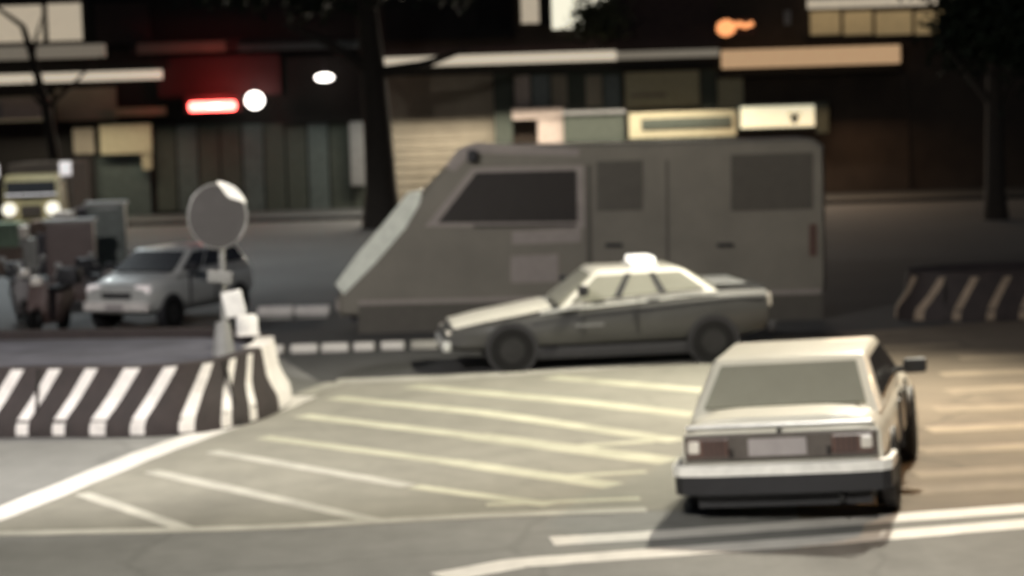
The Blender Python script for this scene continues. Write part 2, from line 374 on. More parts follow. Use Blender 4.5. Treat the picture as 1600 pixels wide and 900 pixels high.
for (px, py, wx, hz, mt_) in ((339, 434, .30, .15, 'post'), (361, 476, .25, .32, 'white_plate')):
    q = fp(px, py, 25.35)
    MB().box((q.x - pp.x, -.16, q.z - .6), (wx, .05, hz), Matrix.Rotation(R(-12 if hz > .2 else 8), 3, 'Y'), bev=.02).build('small_plate', mt_, sp)

# low white kerb blocks behind
kroot = None
for i, (x0, x1, y, D) in enumerate([(403, 458, 485, 37), (461, 515, 484, 37)]):
    a = fp(x0, y, D); b = fp(x1, y, D); c = (a + b) / 2
    o = empty('kerb_block', (c.x, c.y, 0), 0, ['white painted kerb block, left of the pair in front of the grey van', 'white painted kerb block, right of the pair in front of the grey van'][i], 'kerb block', 'pair of white kerb blocks')
    MB().box((0, 0, c.z - .0), ((b - a).length, .25, .15), bev=.02).build('block', 'bar_white', o); MB().box((0, 0, (c.z - .075) / 2), ((b - a).length * .9, .2, max(.05, c.z - .075))).build('footing', 'concrete', o)
for i, (x0, x1) in enumerate([(416, 448), (459, 500), (506, 548), (556, 588), (598, 634), (644, 686)]):
    a = fp(x0, 526, 32.0); b = fp(x1, 526, 32.0); c = (a + b) / 2
    o = empty('kerb_stone', (c.x, 31.5, 0), 0, ['low white kerb stone nearest the striped nose, start of the dashed row', 'second low white kerb stone counted from the striped nose', 'third low white kerb stone counted from the striped nose', 'fourth low white kerb stone counted from the striped nose', 'low white kerb stone one before the last, near the bonnet of the roof light car', 'dimmer low white kerb stone touching the nose of the roof light car in view'][i], 'kerb stone', 'row of low white kerb stones')
    MB().box((0, 0, .07), ((b - a).length, .2, .13), bev=.03).build('stone', 'paint_bright' if i < 5 else 'paint', o)

# ================================================================ VEHICLES
def sec(x, w, z0, z1, n=20, tum=0.06, ex=4.5):
    out = []; zc = (z0 + z1) / 2; h = (z1 - z0) / 2
    for i in range(n):
        a = 2 * math.pi * (i + .5) / n; c, s = math.cos(a), math.sin(a)
        yy = math.copysign(abs(c) ** (2 / ex), c) * w; zz = math.copysign(abs(s) ** (2 / ex), s)
        yy *= 1 - tum * max(0, zz) - 0.04 * max(0, -zz)
        out.append(Vector((x, yy, zc + zz * h)))
    return out
def wheel(root, x, y, r, wd=0.19):
    s = 1 if y > 0 else -1
    t = MB().cyl((x, y - s * wd, r), (x, y, r), r, r, 24); bmesh.ops.bevel(t.b, geom=[e for e in t.b.edges if len(e.link_faces) == 2 and e.calc_face_angle() > 1.2], offset=.02, segments=2, affect='EDGES')
    wh = empty('wheel', (0, 0, 0)); wh.parent = root
    t.build('tyre', 'rubber', wh, 40)
    MB().cyl((x, y - s * .04, r), (x, y + s * .006, r), r * .62, r * .56, 18).build('rim', 'rim', wh, 40)
    return wh
def bil(q, u, v):
    return q[0].lerp(q[1], u).lerp(q[3].lerp(q[2], u), v)
def pane(q, u0, u1, v0, v1, name, mt, root, e=0.008, inward=None, lab=None):
    c = [bil(q, u, v) for u, v in ((u0, v0), (u1, v0), (u1, v1), (u0, v1))]
    n = (c[1] - c[0]).cross(c[3] - c[0]).normalized()
    ctr = sum(c, Vector()) / 4
    if n.dot(ctr - inward) < 0: n = -n
    o = MB().prism([p - n * .02 for p in c], n * (.02 + e)).build(name, mt, root)
    if lab: o['label'] = lab
    return o
def sedan(name, loc, rz, label, P):
    """x forward from the rear bumper, y left; returns root"""
    root = empty(name, loc, rz, label, 'car')
    body = MB().ring_loft([sec(*s) for s in P['stations']]).build('body', P['paint'], root, 35)
    zb, zr = P['belt'], P['roof']; xr0, xr1, xf1, xf0 = P['cab']; w0, w1 = P['cw']
    zbf = P.get('beltf', zb)
    B = lambda x, s, w=w0: Vector((x, s * w, zb + (zbf - zb) * (x - xr0) / (xf0 - xr0)))
    T = lambda x, s, w=w1: Vector((x, s * w, zr))
    cab = MB(); A = [cab.b.verts.new(p) for p in (B(xr0, 1) - Vector((0, 0, .06)), B(xr0, -1) - Vector((0, 0, .06)), B(xf0, -1) - Vector((0, 0, .06)), B(xf0, 1) - Vector((0, 0, .06)))]
    U = [cab.b.verts.new(p) for p in (T(xr1, 1), T(xr1, -1), T(xf1, -1), T(xf1, 1))]
    for i in range(4): cab.b.faces.new((A[i], A[(i + 1) % 4], U[(i + 1) % 4], U[i]))
    cab.b.faces.new(U); cab.b.faces.new(A[::-1])
    es = [e for e in cab.b.edges if max(v.co.z for v in e.verts) > zr - .01]
    bmesh.ops.bevel(cab.b, geom=es, offset=.045, segments=3, affect='EDGES', profile=.5)
    cab.build('roof', P.get('lit_roof_paint', P['paint']), root, 35)
    ctr = Vector(((xr0 + xf0) / 2, 0, zb))
    rw = [B(xr0, 1), B(xr0, -1), T(xr1, -1), T(xr1, 1)]
    pane(rw, .07, .93, .08, .84, 'rear_window', P.get('rglass', 'glass_pale'), root, inward=ctr)
    ws = [B(xf0, 1), B(xf0, -1), T(xf1, -1), T(xf1, 1)]
    pane(ws, .06, .94, .06, .88, 'windshield', P.get('wglass', 'glass_dark'), root, inward=ctr)
    for s in (1, -1):
        q = [B(xr0, s), B(xf0, s), T(xf1, s), T(xr1, s)]
        for (a, b) in P.get('win', ((.12, .30), (.33, .60), (.63, .93))):
            pane(q, a, b, .10, .84, 'side_window', P.get('sglass', 'glass_dark'), root, inward=ctr)
        # mirror
        mx = xf0 - .35; w = P['hw']
        if P.get('one_mirror') and s > 0: mx = None
        mi = None if mx is None else MB().box((mx, s * (w + .09), zb + .06), (.12, .22, .14), bev=.03).cyl((mx, s * (w - .1), zb + .02), (mx, s * (w + .05), zb + .05), .03).build('side_mirror', 'black_plastic', root, 40)
        if mi: MB().box((mx - .065, s * (w + .09), zb + .06), (.008, .17, .1)).build('mirror_glass', 'glass_dark', mi)
        for xx in P['wheels']:
            wheel(root, xx, s * (w - .0), P['wr'])
            MB().cyl((xx, s * (w - .12), P['wr'] + .02), (xx, s * (w - .006), P['wr'] + .02), P['wr'] + .06, P['wr'] + .06, 24).build('wheel_arch', 'black_plastic', root, 40)
        for k in (.42, .75):
            xx = xr0 + (xf0 - xr0) * k
            MB().box((xx, s * (w - .003), zb - .12), (.16, .03, .03), bev=.008).build('door_handle', 'black_plastic', root)
            MB().box((xx + .22, s * (w - .012), zb - .32), (.012, .03, .52)).build('door_seam', 'black_plastic', root)
    return root

# ---- the white sedan, from behind
L = 4.35
st = [(0.0, .80, .44, .88), (.05, .88, .36, .95), (.5, .91, .28, .985), (1.2, .92, .26, .975), (2.6, .92, .26, .955), (3.2, .91, .27, .93), (3.9, .89, .28, .86), (4.28, .84, .34, .78), (4.35, .78, .42, .70)]
wc = g(1228, 822)
white = sedan('white_sedan', (wc.x, wc.y, 0), R(90 - 10), 'white boxy sedan seen from behind in the right foreground', dict(
    stations=st, paint='white_paint', belt=.955, roof=1.36, cab=(.42, 1.0, 2.25, 2.95), cw=(.84, .68), hw=.92, wheels=(.85, 3.45), wr=.31,
    win=((.14, .44), (.47, .92)), one_mirror=True))
white.rotation_euler = Euler((R(-1.6), 0, R(90 - 10)))
white.rotation_euler = (Matrix.Rotation(R(90 - 14.5), 3, 'Z') @ Matrix.Rotation(R(-2.8), 3, 'X')).to_euler()
tp = MB().box((-.015, 0, .705), (.06, 1.66, .23), bev=.015).build('tail_panel', 'tail_panel', white)
for s in (1, -1):
    tl = MB().box((-.04, s * .62, .71), (.04, .36, .17), bev=.02).build('tail_light', 'tail_red', white)
    MB().box((-.065, s * .74, .72), (.03, .10, .11), bev=.02).build('reversing_lamp', 'lens_clear', tl)
    for k in range(4): MB().box((-.062, s * (.50 + .045 * k), .71), (.006, .012, .15)).build('lens_rib', 'black_plastic', tl)
    MB().box((-.02, s * .42, .655), (.05, .05, .08)).build('panel_rib', 'black_plastic', white)
MB().box((-.05, 0.02, .70), (.02, .50, .15), bev=.006).build('licence_plate', 'plate', white)
MB().cyl((-.03, 0, .835), (0, 0, .835), .022, .022, 12).build('boot_lock', 'rim', white)
MB().box((-.03, 0, .89), (.05, 1.6, .03), bev=.01).build('boot_seam', 'chrome', white)
bp = MB(); cv = [(-.02, .93), (-.09, .86), (-.13, .6), (-.14, 0), (-.13, -.6), (-.09, -.86), (-.02, -.93), (.35, -.945)]
cv = [(.35, .945)] + cv
rings = [[Vector((x - .0, y, .31)), Vector((x, y, .54)), Vector((x + .12, y * .95, .54)), Vector((x + .12, y * .95, .31))] for x, y in cv]
bp.ring_loft(rings); bmp = bp.build('rear_bumper', 'black_plastic', white, 30)
bs = MB(); rings = [[Vector((x - .014, y * 1.012, .475)), Vector((x - .014, y * 1.012, .565)), Vector((x + .06, y * .97, .568)), Vector((x + .06, y * .97, .472))] for x, y in cv]
bs.ring_loft(rings).build('bumper_strip', 'white_plate', bmp, 30)
MB().box((.3, 0, .24), (.5, 1.5, .14)).build('underbody', 'black_plastic', white)
MB().cyl((-.08, -.5, .24), (.3, -.5, .26), .03).build('exhaust_pipe', 'rim', white)

# ---- the taxi-like sedan facing left behind the hatching
st2 = [(0.0, .74, .50, .98), (.06, .84, .42, 1.07), (.5, .88, .30, 1.10), (1.2, .89, .26, 1.06), (2.4, .89, .25, .97), (3.1, .88, .25, .88), (3.7, .86, .26, .78), (4.4, .83, .28, .66), (4.62, .72, .34, .56)]
tr = g(1190, 556); tn = g(694, 578)
ang = math.atan2(tn.y - tr.y, tn.x - tr.x)
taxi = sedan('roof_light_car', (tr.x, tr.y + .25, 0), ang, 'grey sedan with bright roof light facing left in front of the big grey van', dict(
    stations=st2, paint='taxi_side_shade', lit_roof_paint='white_paint', belt=1.05, beltf=.88, roof=1.36, cab=(.72, 1.25, 2.45, 3.05), cw=(.83, .66), hw=.89, wheels=(.85, 3.7), wr=.31,
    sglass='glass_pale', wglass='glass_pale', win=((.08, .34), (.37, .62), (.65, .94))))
for s in (1, -1):
    for k, e in ((.355, .02), (.635, .02)):
        xa = .72 + (3.05 - .72) * k; xb = 1.25 + (2.45 - 1.25) * k
        za = 1.05 + (.88 - 1.05) * k + .04
        wa = .83 * (1 - (za - (1.05 - .17 * k)) / .36 * .2)
        MB().prism([Vector((xa - .05, s * .838, za)), Vector((xa + .05, s * .838, za)), Vector((xb + .04, s * .70, 1.31)), Vector((xb - .04, s * .70, 1.31))], (0, -s * .03, 0)).build('pillar', 'black_plastic', taxi)
rl = MB().box((1.72, 0, 1.385), (.42, .66, .05), bev=.01).build('roof_sign', 'white_plate', taxi)
MB().box((1.72, 0, 1.45), (.34, .62, .10), bev=.03).build('sign_lamp', 'lamp_soft', rl)
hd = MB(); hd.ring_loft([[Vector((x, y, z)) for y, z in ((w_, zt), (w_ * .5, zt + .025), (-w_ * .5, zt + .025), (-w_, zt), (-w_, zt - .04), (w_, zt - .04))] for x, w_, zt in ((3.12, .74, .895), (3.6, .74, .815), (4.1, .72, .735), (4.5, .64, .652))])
hd.build('bonnet', 'white_paint', taxi, 30)  # white on upper panels only, the overhead light put into colour
bl = MB()
for s in (1, -1):
    MB().prism([Vector((x, s * w_, z)) for x, w_, z in ((.08, .84, 1.02), (1.2, .885, 1.02), (2.4, .888, .935), (3.3, .872, .845), (3.3, .872, .80), (2.4, .888, .885), (1.2, .885, .965), (.08, .84, .96))], (0, s * .012, 0)).build('belt_trim', 'silver', taxi)
    MB().box((4.56, s * .55, .52), (.08, .26, .12), bev=.03).build('headlight', 'lens_clear', taxi)
    MB().box((.02, s * .66, .86), (.08, .18, .2), bev=.03).build('tail_light', 'lens_clear' , taxi)
MB().box((.6, 0, 1.105), (.55, 1.3, .02), bev=.008).build('boot_lid', 'silver', taxi)
MB().box((4.60, 0, .38), (.12, 1.5, .14), bev=.03).build('front_bumper', 'silver', taxi)
MB().box((-.01, 0, .48), (.12, 1.55, .14), bev=.03).build('rear_bumper', 'black_plastic', taxi)
MB().box((2.25, 0, .24), (2.2, 1.72, .16), bev=.03).build('sill', 'black_plastic', taxi)
for xx in (2.95,): MB().box((xx - .35, .895, .62), (.4, .015, .04), bev=.005).build('door_highlight', 'taxi_highlight', taxi)  # pale bar imitates a small highlight on the door

# ---- small silver car beyond the island (facing the camera, turned left)
st3 = [(0.0, .66, .45, .9), (.08, .74, .35, 1.0), (1.0, .76, .25, 1.02), (2.4, .76, .25, 1.0), (2.9, .75, .26, .96), (3.3, .72, .3, .86), (3.42, .64, .36, .76)]
sc = fp(262, 480, 36)
silver = sedan('silver_hatchback', (sc.x + .6, sc.y + 2.6, 0), R(-90 - 24), 'small silver hatchback with pale headlights waiting behind the striped median', dict(
    stations=st3, paint='silver', belt=1.0, beltf=.98, roof=1.36, cab=(.12, .4, 1.9, 2.65), cw=(.72, .58), hw=.76, wheels=(.6, 2.8), wr=.28,
    win=((.06, .34), (.38, .64), (.68, .93))))
for s in (1, -1):
    MB().box((3.33, s * .5, .70), (.14, .30, .24), bev=.05).build('headlight', 'dim_glow', silver)
MB().box((3.44, 0, .45), (.1, 1.35, .16), bev=.04).build('front_bumper', 'bar_white', silver)
MB().box((3.42, 0, .64), (.04, .6, .1)).build('grille', 'black_plastic', silver)
MB().box((3.5, 0, .45), (.015, .36, .1)).build('licence_plate', 'plate', silver)

# ---- big grey van (one-box, sloping nose) behind the taxi, facing left
DV = 34.0
def v2(px, py): q = fp(px, py, DV); return q.x, q.z
vx0, _ = v2(528, 480)
van = empty('grey_box_van', (vx0, DV, 0), 0, 'large grey one-box van with steep sloping windscreen facing left behind the sedan', 'van')
def V(px, py): x, z = v2(px, py); return (x - vx0, z)
side = [(0.02, .30), (0.0, .62), V(531, 452), V(655, 302), V(722, 232), V(770, 229), V(900, 226), V(1100, 221), V(1270, 216), V(1288, 228), (V(1290, 300)[0], 2.4), (V(1292, 500)[0], .5), (V(1280, 520)[0], .30)]
vb = MB(); ww = 2.1
rg = []
for y, k in ((0, .05), (.07, 0), (ww - .07, 0), (ww, .05)):
    cx = 3.8; cz = 1.7
    rg.append([Vector((x + (k if x < cx else -k), y, z + (k if z < cz else -k))) for x, z in side])
vb.ring_loft(rg).build('body', 'bus', van, 30)
def vslab(pts, name, mt, t=.012, y=0.0):
    return MB().prism([Vector((*[V(*p)[0]], y + .03, V(*p)[1])) for p in pts], (0, -.03 - t, 0)).build(name, mt, van)
vslab([(664, 354), (738, 262), (912, 258), (914, 356)], 'window_frame', 'bus_trim', .010)
vslab([(684, 348), (744, 270), (900, 266), (902, 346)], 'cab_window', 'bus_win', .022)
vslab([(932, 252), (1004, 250), (1004, 328), (932, 330)], 'side_window', 'bus_win2', .012)
vslab([(1142, 242), (1270, 238), (1270, 326), (1142, 330)], 'side_window', 'bus_win2', .012)
vslab([(800, 362), (908, 356), (908, 378), (800, 382)], 'pale_panel', 'bus_trim', .012)
vslab([(798, 400), (872, 397), (872, 440), (798, 442)], 'pale_panel', 'bus_trim', .012)
vslab([(917, 258), (924, 258), (926, 505), (917, 505)], 'door_seam', 'bus_win2', .008)
vslab([(1040, 250), (1044, 250), (1046, 500), (1042, 500)], 'panel_seam', 'bus_win2', .006)
vslab([(560, 470), (1285, 452), (1285, 458), (560, 476)], 'waist_strip', 'bus_trim', .010)
vslab([(560, 478), (1286, 460), (1286, 515), (560, 528)], 'skirt', 'bus_win2', .006)
for x_ in (946, 1120): vslab([(x_, 380), (x_ + 26, 380), (x_ + 26, 386), (x_, 386)], 'door_handle', 'black_plastic', .03)
vslab([(740, 352), (900, 350), (900, 354), (740, 356)], 'window_rubber', 'bus_win', .02)
vslab([(1264, 350), (1276, 350), (1276, 400), (1264, 400)], 'tail_light', 'tail_red', .02)
vslab([(1055, 470), (1085, 470), (1085, 500), (1055, 500)], 'fuel_flap', 'bus_trim', .014)
# windscreen wraps the slope; pale strip along its edge stands in for glare
a, b = Vector((V(531, 452)[0], 0, V(531, 452)[1])), Vector((V(655, 302)[0], 0, V(655, 302)[1]))
c2 = Vector((V(722, 232)[0], 0, V(722, 232)[1]))
dn = Vector(((b - a).z * -1, 0, (b - a).x)).normalized()
MB().prism([a + (b - a) * .04 + Vector((0, .16, 0)), b + Vector((0, .16, 0)), b + Vector((0, ww - .16, 0)), a + (b - a) * .04 + Vector((0, ww - .16, 0))], dn * .012).build('windscreen', 'glass_dark', van)
MB().prism([Vector((V(*p)[0], .02, V(*p)[1])) for p in ((524, 444), (558, 398), (608, 338), (638, 300), (660, 297), (656, 318), (634, 356), (588, 410), (538, 460))], (0, -.05, 0)).build('pillar_glare', 'bus_glare', van)  # windscreen edge glare modelled as a pale slab
MB().prism([Vector((V(*p)[0], .02, V(*p)[1])) for p in ((694, 262), (716, 232), (745, 222), (790, 226), (905, 232), (905, 244), (760, 240), (736, 240), (712, 268))], (0, -.04, 0)).build('roof_trim', 'bus_trim', van)
mp = V(738, 244)
MB().box((mp[0], -.09, mp[1]), (.16, .14, .2), bev=.03).build('side_mirror', 'black_plastic', van)
for xx in (1.25, 6.1):
    wh = empty('wheel', (0, 0, 0)); wh.parent = van
    MB().cyl((xx, .12, .42), (xx, .38, .42), .42, .42, 26).build('tyre', 'rubber', wh, 40)
    MB().cyl((xx, .10, .42), (xx, .13, .42), .22, .24, 18).build('rim', 'rim', wh, 40)
MB().box((3.8, 1.05, .3), (7.2, 1.9, .25)).build('chassis', 'black_plastic', van)
MB().box((.05, 1.05, .48), (.18, 2.0, .2), bev=.04).build('front_bumper', 'bus_trim', van)

# ---- cream light truck, far left, facing the camera
tk = fp(48, 300, 60)
truck = empty('cream_light_truck', (tk.x, 60, 0), R(2), 'cream light truck with two big mirrors facing the camera at the far left', 'truck')
MB().box((0, .7, 1.45), (1.75, 1.4, 1.5), bev=.12, taper=.9).build('cab', 'truck_cream', truck, 40)
MB().box((0, 3.1, 1.65), (1.9, 3.2, 1.7), bev=.04).build('cargo_box', 'brown', truck)
MB().box((0, -.02, 1.76), (1.45, .05, .5), bev=.02).build('windscreen', 'glass_dark', truck)
MB().box((0, -.06, 1.15), (.62, .06, .32), bev=.02).build('grille', 'brown', truck)
MB().box((0, -.08, .7), (1.85, .2, .22), bev=.04).build('front_bumper', 'black_plastic', truck)
for s in (-1, 1):
    MB().cyl((s * .63, -.12, 1.2), (s * .63, 0, 1.2), .2, .2, 18).build('headlight', 'headlamp', truck)
    m_ = MB().box((s * 1.05, -.05, 2.35), (.34, .08, .42), bev=.06).build('side_mirror', 'dim_glow', truck)  # mirror emits faintly so that it shows bright
    MB().tube([(s * .8, .1, 1.9), (s * .98, 0, 2.1), (s * 1.0, 0, 2.3)], .025).build('mirror_arm', 'black_plastic', m_)
    for yy in (.75, 3.8):
        wh = empty('wheel', (0, 0, 0)); wh.parent = truck
        MB().cyl((s * .9, yy, .36), (s * .68, yy, .36), .36, .36, 20).build('tyre', 'rubber', wh)
        MB().cyl((s * .91, yy, .36), (s * .88, yy, .36), .18, .2, 14).build('rim', 'rim', wh)
MB().box((0, 2.2, .62), (1.2, 4, .3)).build('chassis', 'black_plastic', truck)
MB().box((0, -.04, 1.62), (1.5, .06, .05), bev=.01).build('wiper_panel', 'dim_glow', truck)  # panel glows faintly to show as a bright line

# ---- parked scooters behind the island
def scooter(loc, rz, label, paint):
    r = empty('parked_scooter', loc, rz, label, 'scooter', 'scooters behind the striped median')
    for x in (0, 1.25):
        wh = empty('wheel', (0, 0, 0)); wh.parent = r
        t = MB(); pv_ = None
        for i in range(21):
            a = 2 * math.pi * i / 20; q = Vector((x + .22 * math.cos(a), 0, .27 + .22 * math.sin(a)))
            if pv_: t.cyl(pv_, q, .05, .05, 8, False)
            pv_ = q
        t.build('tyre', 'rubber', wh, 60); MB().cyl((x, -.03, .27), (x, .03, .27), .15, .15, 14).build('rim', 'rim', wh)
    MB().prism([Vector((x, -.14, z)) for x, z in ((-.25, .5), (-.2, .74), (.45, .72), (.5, .5), (.62, .3), (.95, .28), (.95, .22), (.35, .2), (.1, .42))], (0, .28, 0), .03).build('body', paint, r, 40)
    MB().prism([Vector((x, -.17, z)) for x, z in ((.95, .24), (1.0, .55), (.98, .95), (1.04, .97), (1.14, .6), (1.16, .45))], (0, .34, 0), .03).build('front_shield', paint, r, 40)
    MB().box((.12, 0, .79), (.68, .28, .1), bev=.04).build('seat', 'black_plastic', r, 40)
    MB().cyl((1.25, .07, .27), (1.03, .05, .7), .03).cyl((1.25, -.07, .27), (1.03, -.05, .7), .03).build('fork', 'rim', r)
    hb = MB().tube([(.94, -.34, 1.02), (1.0, -.12, 1.0), (1.0, .12, 1.0), (.94, .34, 1.02)], .022).build('handlebar', 'black_plastic', r)
    for s in (-1, 1):
        MB().ball((.98, s * .36, 1.24), .07, 2, (.4, 1, .8)).cyl((.97, s * .27, 1.02), (.98, s * .35, 1.2), .012).build('mirror', 'post', hb, 60)
    MB().box((1.08, 0, .98), (.12, .2, .15), bev=.04).build('headlight', 'lens_clear', r, 40)
    MB().box((-.38, 0, .95), (.36, .38, .3), bev=.05).build('top_box', 'black_plastic', r, 40)
    MB().box((-.3, 0, .6), (.08, .2, .1), bev=.02).build('tail_light', 'tail_red', r)
    MB().box((1.25, 0, .53), (.34, .14, .05), bev=.02).build('mudguard', paint, r)
    return r
for px, D, a, lab, pt_ in ((30, 38, -70, 'grey scooter at the far left edge behind the striped median', 'scooter_grey'), (98, 36, -100, 'brown scooter next to the leftmost grey one behind the median', 'scooter_brown'), (150, 38.5, -60, 'grey scooter right beside the silver hatchback behind the median', 'scooter_grey')):
    q = fp(px, 480, D); scooter((q.x, D, 0), R(a), lab, pt_)
def crate(px, py, D, w_, h_, mt_, lab, rz):
    q = fp(px, py, D); o = empty('goods_crate', (q.x, D, q.z), R(rz), lab, 'crate', 'goods crates piled before the left shop')
    MB().box((0, 0, h_ / 2), (w_, .5, h_), bev=.03).build('crate_body', mt_, o, 40)
    for k in (.25, .55, .85): MB().box((0, -.26, h_ * k), (w_ * 1.02, .03, h_ * .12)).build('slat', mt_, o)
    return o
M['clut'] = [mat('goods_' + n_, tuple(k * 1.25 for k in c_), .6, var=.35, scale=3) for n_, c_ in (('brown', (.13, .09, .07)), ('grey', (.26, .25, .23)), ('green', (.12, .16, .11)), ('pale', (.5, .45, .4)), ('dark', (.03, .025, .03)))]
for i, (px, gz, w_, h_, c_, lab) in enumerate([
    (8, 0, 1.1, .7, 0, 'brown crate at the very left edge of the goods pile'), (8, .7, .9, .6, 2, 'green crate on top of the brown one at the left edge'),
    (48, 0, .9, .9, 1, 'grey crate second from the left in the goods pile'), (34, .9, .35, .3, 3, 'small pale box on the grey crate of the goods pile'),
    (92, 0, 1.0, 1.0, 4, 'black crate in the middle of the goods pile'), (82, 1.0, .9, .32, 0, 'brown crate on top of the black crate'), (104, 1.32, .4, .2, 3, 'flat pale box topping the middle of the goods pile'),
    (136, 0, .9, 1.2, 0, 'tall brown crate at the right of the goods pile'), (140, 1.2, .5, .4, 4, 'black box on top of the tall brown crate')]):
    q = fp(px, 400, 50.0); o = crate(px, 400, 50.0, w_, h_, 'rubber', lab, (i * 37 % 30) - 15); o.location.z = gz
    for ch in children(o): ch.data.materials[0] = M['clut'][c_]
# utility cabinets and posts of the cluttered corner
def cabinet(px, D, wx, h, mt_, lab):
    q = fp(px, 400, D); o = empty('utility_cabinet', (q.x, D, 0), R(6), lab, 'cabinet')
    MB().box((0, 0, h / 2 + .05), (wx, .5, h), bev=.03).build('cabinet_body', mt_, o, 40)
    MB().box((0, -.26, h / 2 + .08), (wx * .86, .02, h * .86), bev=.005).build('cabinet_door', mt_, o)
    MB().box((wx * .3, -.28, h * .55), (.03, .03, .16)).build('handle', 'rim', o)
    MB().box((0, 0, h + .08), (wx + .1, .6, .06), bev=.01).build('lid', 'post', o); return o
cabinet(112, 41.5, .95, 1.62, 'scooter_brown', 'dark brown utility cabinet standing behind the scooters')
cabinet(170, 44.0, .8, 1.85, 'green_mid', 'taller grey green utility cabinet left of the silver hatchback')

# ================================================================ FAR BUILDINGS
DF = 78.0
sF = (fp(801, 200, DF) - fp(800, 200, DF)).x
def fb(x0, y0, x1, y1, name, mt_, parent, depth=.2, front=0.0, bev=0):
    """box on the far frontage; front = how far its face stands out from the wall (m)"""
    c = fp((x0 + x1) / 2, (y0 + y1) / 2, DF); wx = (x1 - x0) * sF; hz = (y1 - y0) * sF
    return MB().box((c.x, DF - front + depth / 2, c.z), (wx, depth, hz), bev=bev).build(name, mt_, parent)
def bld(x0, x1, top, name, mt_, lab, jog=0.0):
    o = empty(name, (0, 0, 0), 0, lab, 'building')
    a = fp(x0, 200, DF).x; b = fp(x1, 200, DF).x
    MB().box(((a + b) / 2, DF + 5 + jog, top / 2), (b - a - .01, 10, top)).build('wall', mt_, o)
    MB().box(((a + b) / 2, DF + 4.9 + jog, top + .15), (b - a + .1, 10.3, .3)).build('parapet', 'concrete', o)
    return o
A = bld(-700, 595, 13, 'shop_house', 'black_wall', 'dark shop building at the left with green shutters and red lamp')
Bm = bld(595, 1120, 14, 'shop_house', 'brown', 'middle shop building with beige ground floor under a cream lit canopy')
Cr = bld(1120, 2300, 12, 'shop_house', 'brown', 'dark brown building at the right with an amber lit upper floor')
# --- left building
for i in range(10):
    x = 245 + i * 34
    fb(x, 196 - i * .5, x + 31, 330, 'shutter_panel', 'green_mid' if i % 3 == 1 else 'green_dark', A, .12, .10 + .03 * (i % 2))
fb(-60, 74, 175, 94, 'canopy_edge', 'cream_dim', A, .3, 1.5, .03)
fb(-60, 96, 270, 112, 'canopy_shadow_gap', 'black_wall', A, .3, 1.2)
fb(-60, 115, 262, 129, 'light_strip', 'cream_light', A, .2, 1.4, .03)
fb(215, 62, 590, 80, 'canopy_edge', 'maroon', A, .3, 1.4)
fb(225, 68, 360, 84, 'canopy_valance', 'beige', A, .1, 1.5)
fb(380, 68, 588, 79, 'canopy_valance', 'green_mid', A, .1, 1.5)
fb(250, 88, 440, 150, 'dark_red_board', 'dark_red', A, .2, .5)
fb(440, 88, 592, 190, 'dark_recess_panel', 'black_wall', A, .1, .3)
fb(90, 138, 184, 188, 'olive_panel', 'beige', A, .15, .35)
fb(184, 168, 262, 181, 'ledge', 'beige_light', A, .3, .6)
fb(160, 194, 240, 240, 'beige_board', 'beige_light', A, .1, .5)
fb(225, 240, 240, 264, 'beige_board', 'beige_light', A, .1, .45)
fb(118, 200, 150, 240, 'brown_board', 'beige', A, .1, .4)
fb(122, 242, 152, 320, 'doorway', 'black_wall', A, .1, .35)
fb(150, 244, 236, 340, 'wall_panel', 'green_mid', A, .1, .2)
fb(548, 190, 570, 290, 'pale_downpipe', 'post', A, .2, .4, .03)
# upper storey
fb(-40, 10, 66, 66, 'window', 'win_lit', A, .1, .1)
fb(76, 6, 128, 76, 'window', 'win_lit', A, .1, .1)
fb(-45, 66, 132, 72, 'window_sill', 'maroon', A, .2, .3)
fb(150, 5, 235, 68, 'wall_panel', 'maroon', A, .1, .15)
# --- middle building
fb(598, 112, 776, 320, 'roller_shutter', 'beige', Bm, .15, .2)
for i in range(14):
    fb(600, 118 + i * 14, 774, 119.6 + i * 14, 'shutter_slat', 'beige', Bm, .05, .23)
fb(772, 104, 800, 240, 'pillar', 'green_dark', Bm, .4, .5)
fb(598, 86, 960, 101, 'light_strip', 'cream_light', Bm, .2, 1.4, .04)
fb(960, 80, 1118, 92, 'light_strip', 'cream_dim', Bm, .2, 1.4, .03)
fb(595, 103, 1120, 112, 'canopy_soffit', 'black_wall', Bm, 1.2, 1.2)
fb(595, 70, 1120, 82, 'canopy_edge', 'maroon', Bm, .3, 1.2)
wf = fb(800, 112, 972, 182, 'shop_window', 'green_dark', Bm, .1, .25)
for x0, x1, m_ in ((804, 828, 'pinkish'), (832, 858, 'green_mid'), (862, 886, 'beige'), (890, 912, 'green_dark'), (915, 940, 'beige'), (944, 968, 'green_mid')):
    fb(x0, 118, x1, 166, 'pane', m_, wf, .05, .30)
fb(800, 168, 880, 186, 'sill_board', 'pinkish', Bm, .3, .6)
fb(840, 186, 880, 232, 'sill_bracket', 'pinkish', Bm, .3, .55)
fb(878, 172, 976, 178, 'counter_top', 'post', Bm, .4, .8)
fb(880, 180, 974, 228, 'dark_counter', 'green_dark', Bm, .3, .7)
fb(976, 112, 1092, 168, 'beige_panel', 'beige_light', Bm, .1, .3)
fb(985, 146, 1040, 152, 'panel_groove', 'beige', Bm, .04, .33)
fb(1094, 108, 1118, 168, 'pillar', 'green_dark', Bm, .3, .5)
fb(800, 232, 1118, 330, 'lower_wall', 'beige', Bm, .1, .15)
# upper floor
fb(814, -6, 842, 36, 'window', 'win_lit', Bm, .1, .1)
fb(862, -10, 948, 44, 'window', 'win_bright', Bm, .1, .1)
fb(843, -10, 861, 40, 'window_post', 'black_wall', Bm, .2, .2)
fb(600, -6, 800, 62, 'wall_panel', 'black_wall', Bm, .1, .12)
fb(960, -6, 1118, 66, 'wall_panel', 'maroon', Bm, .1, .12)
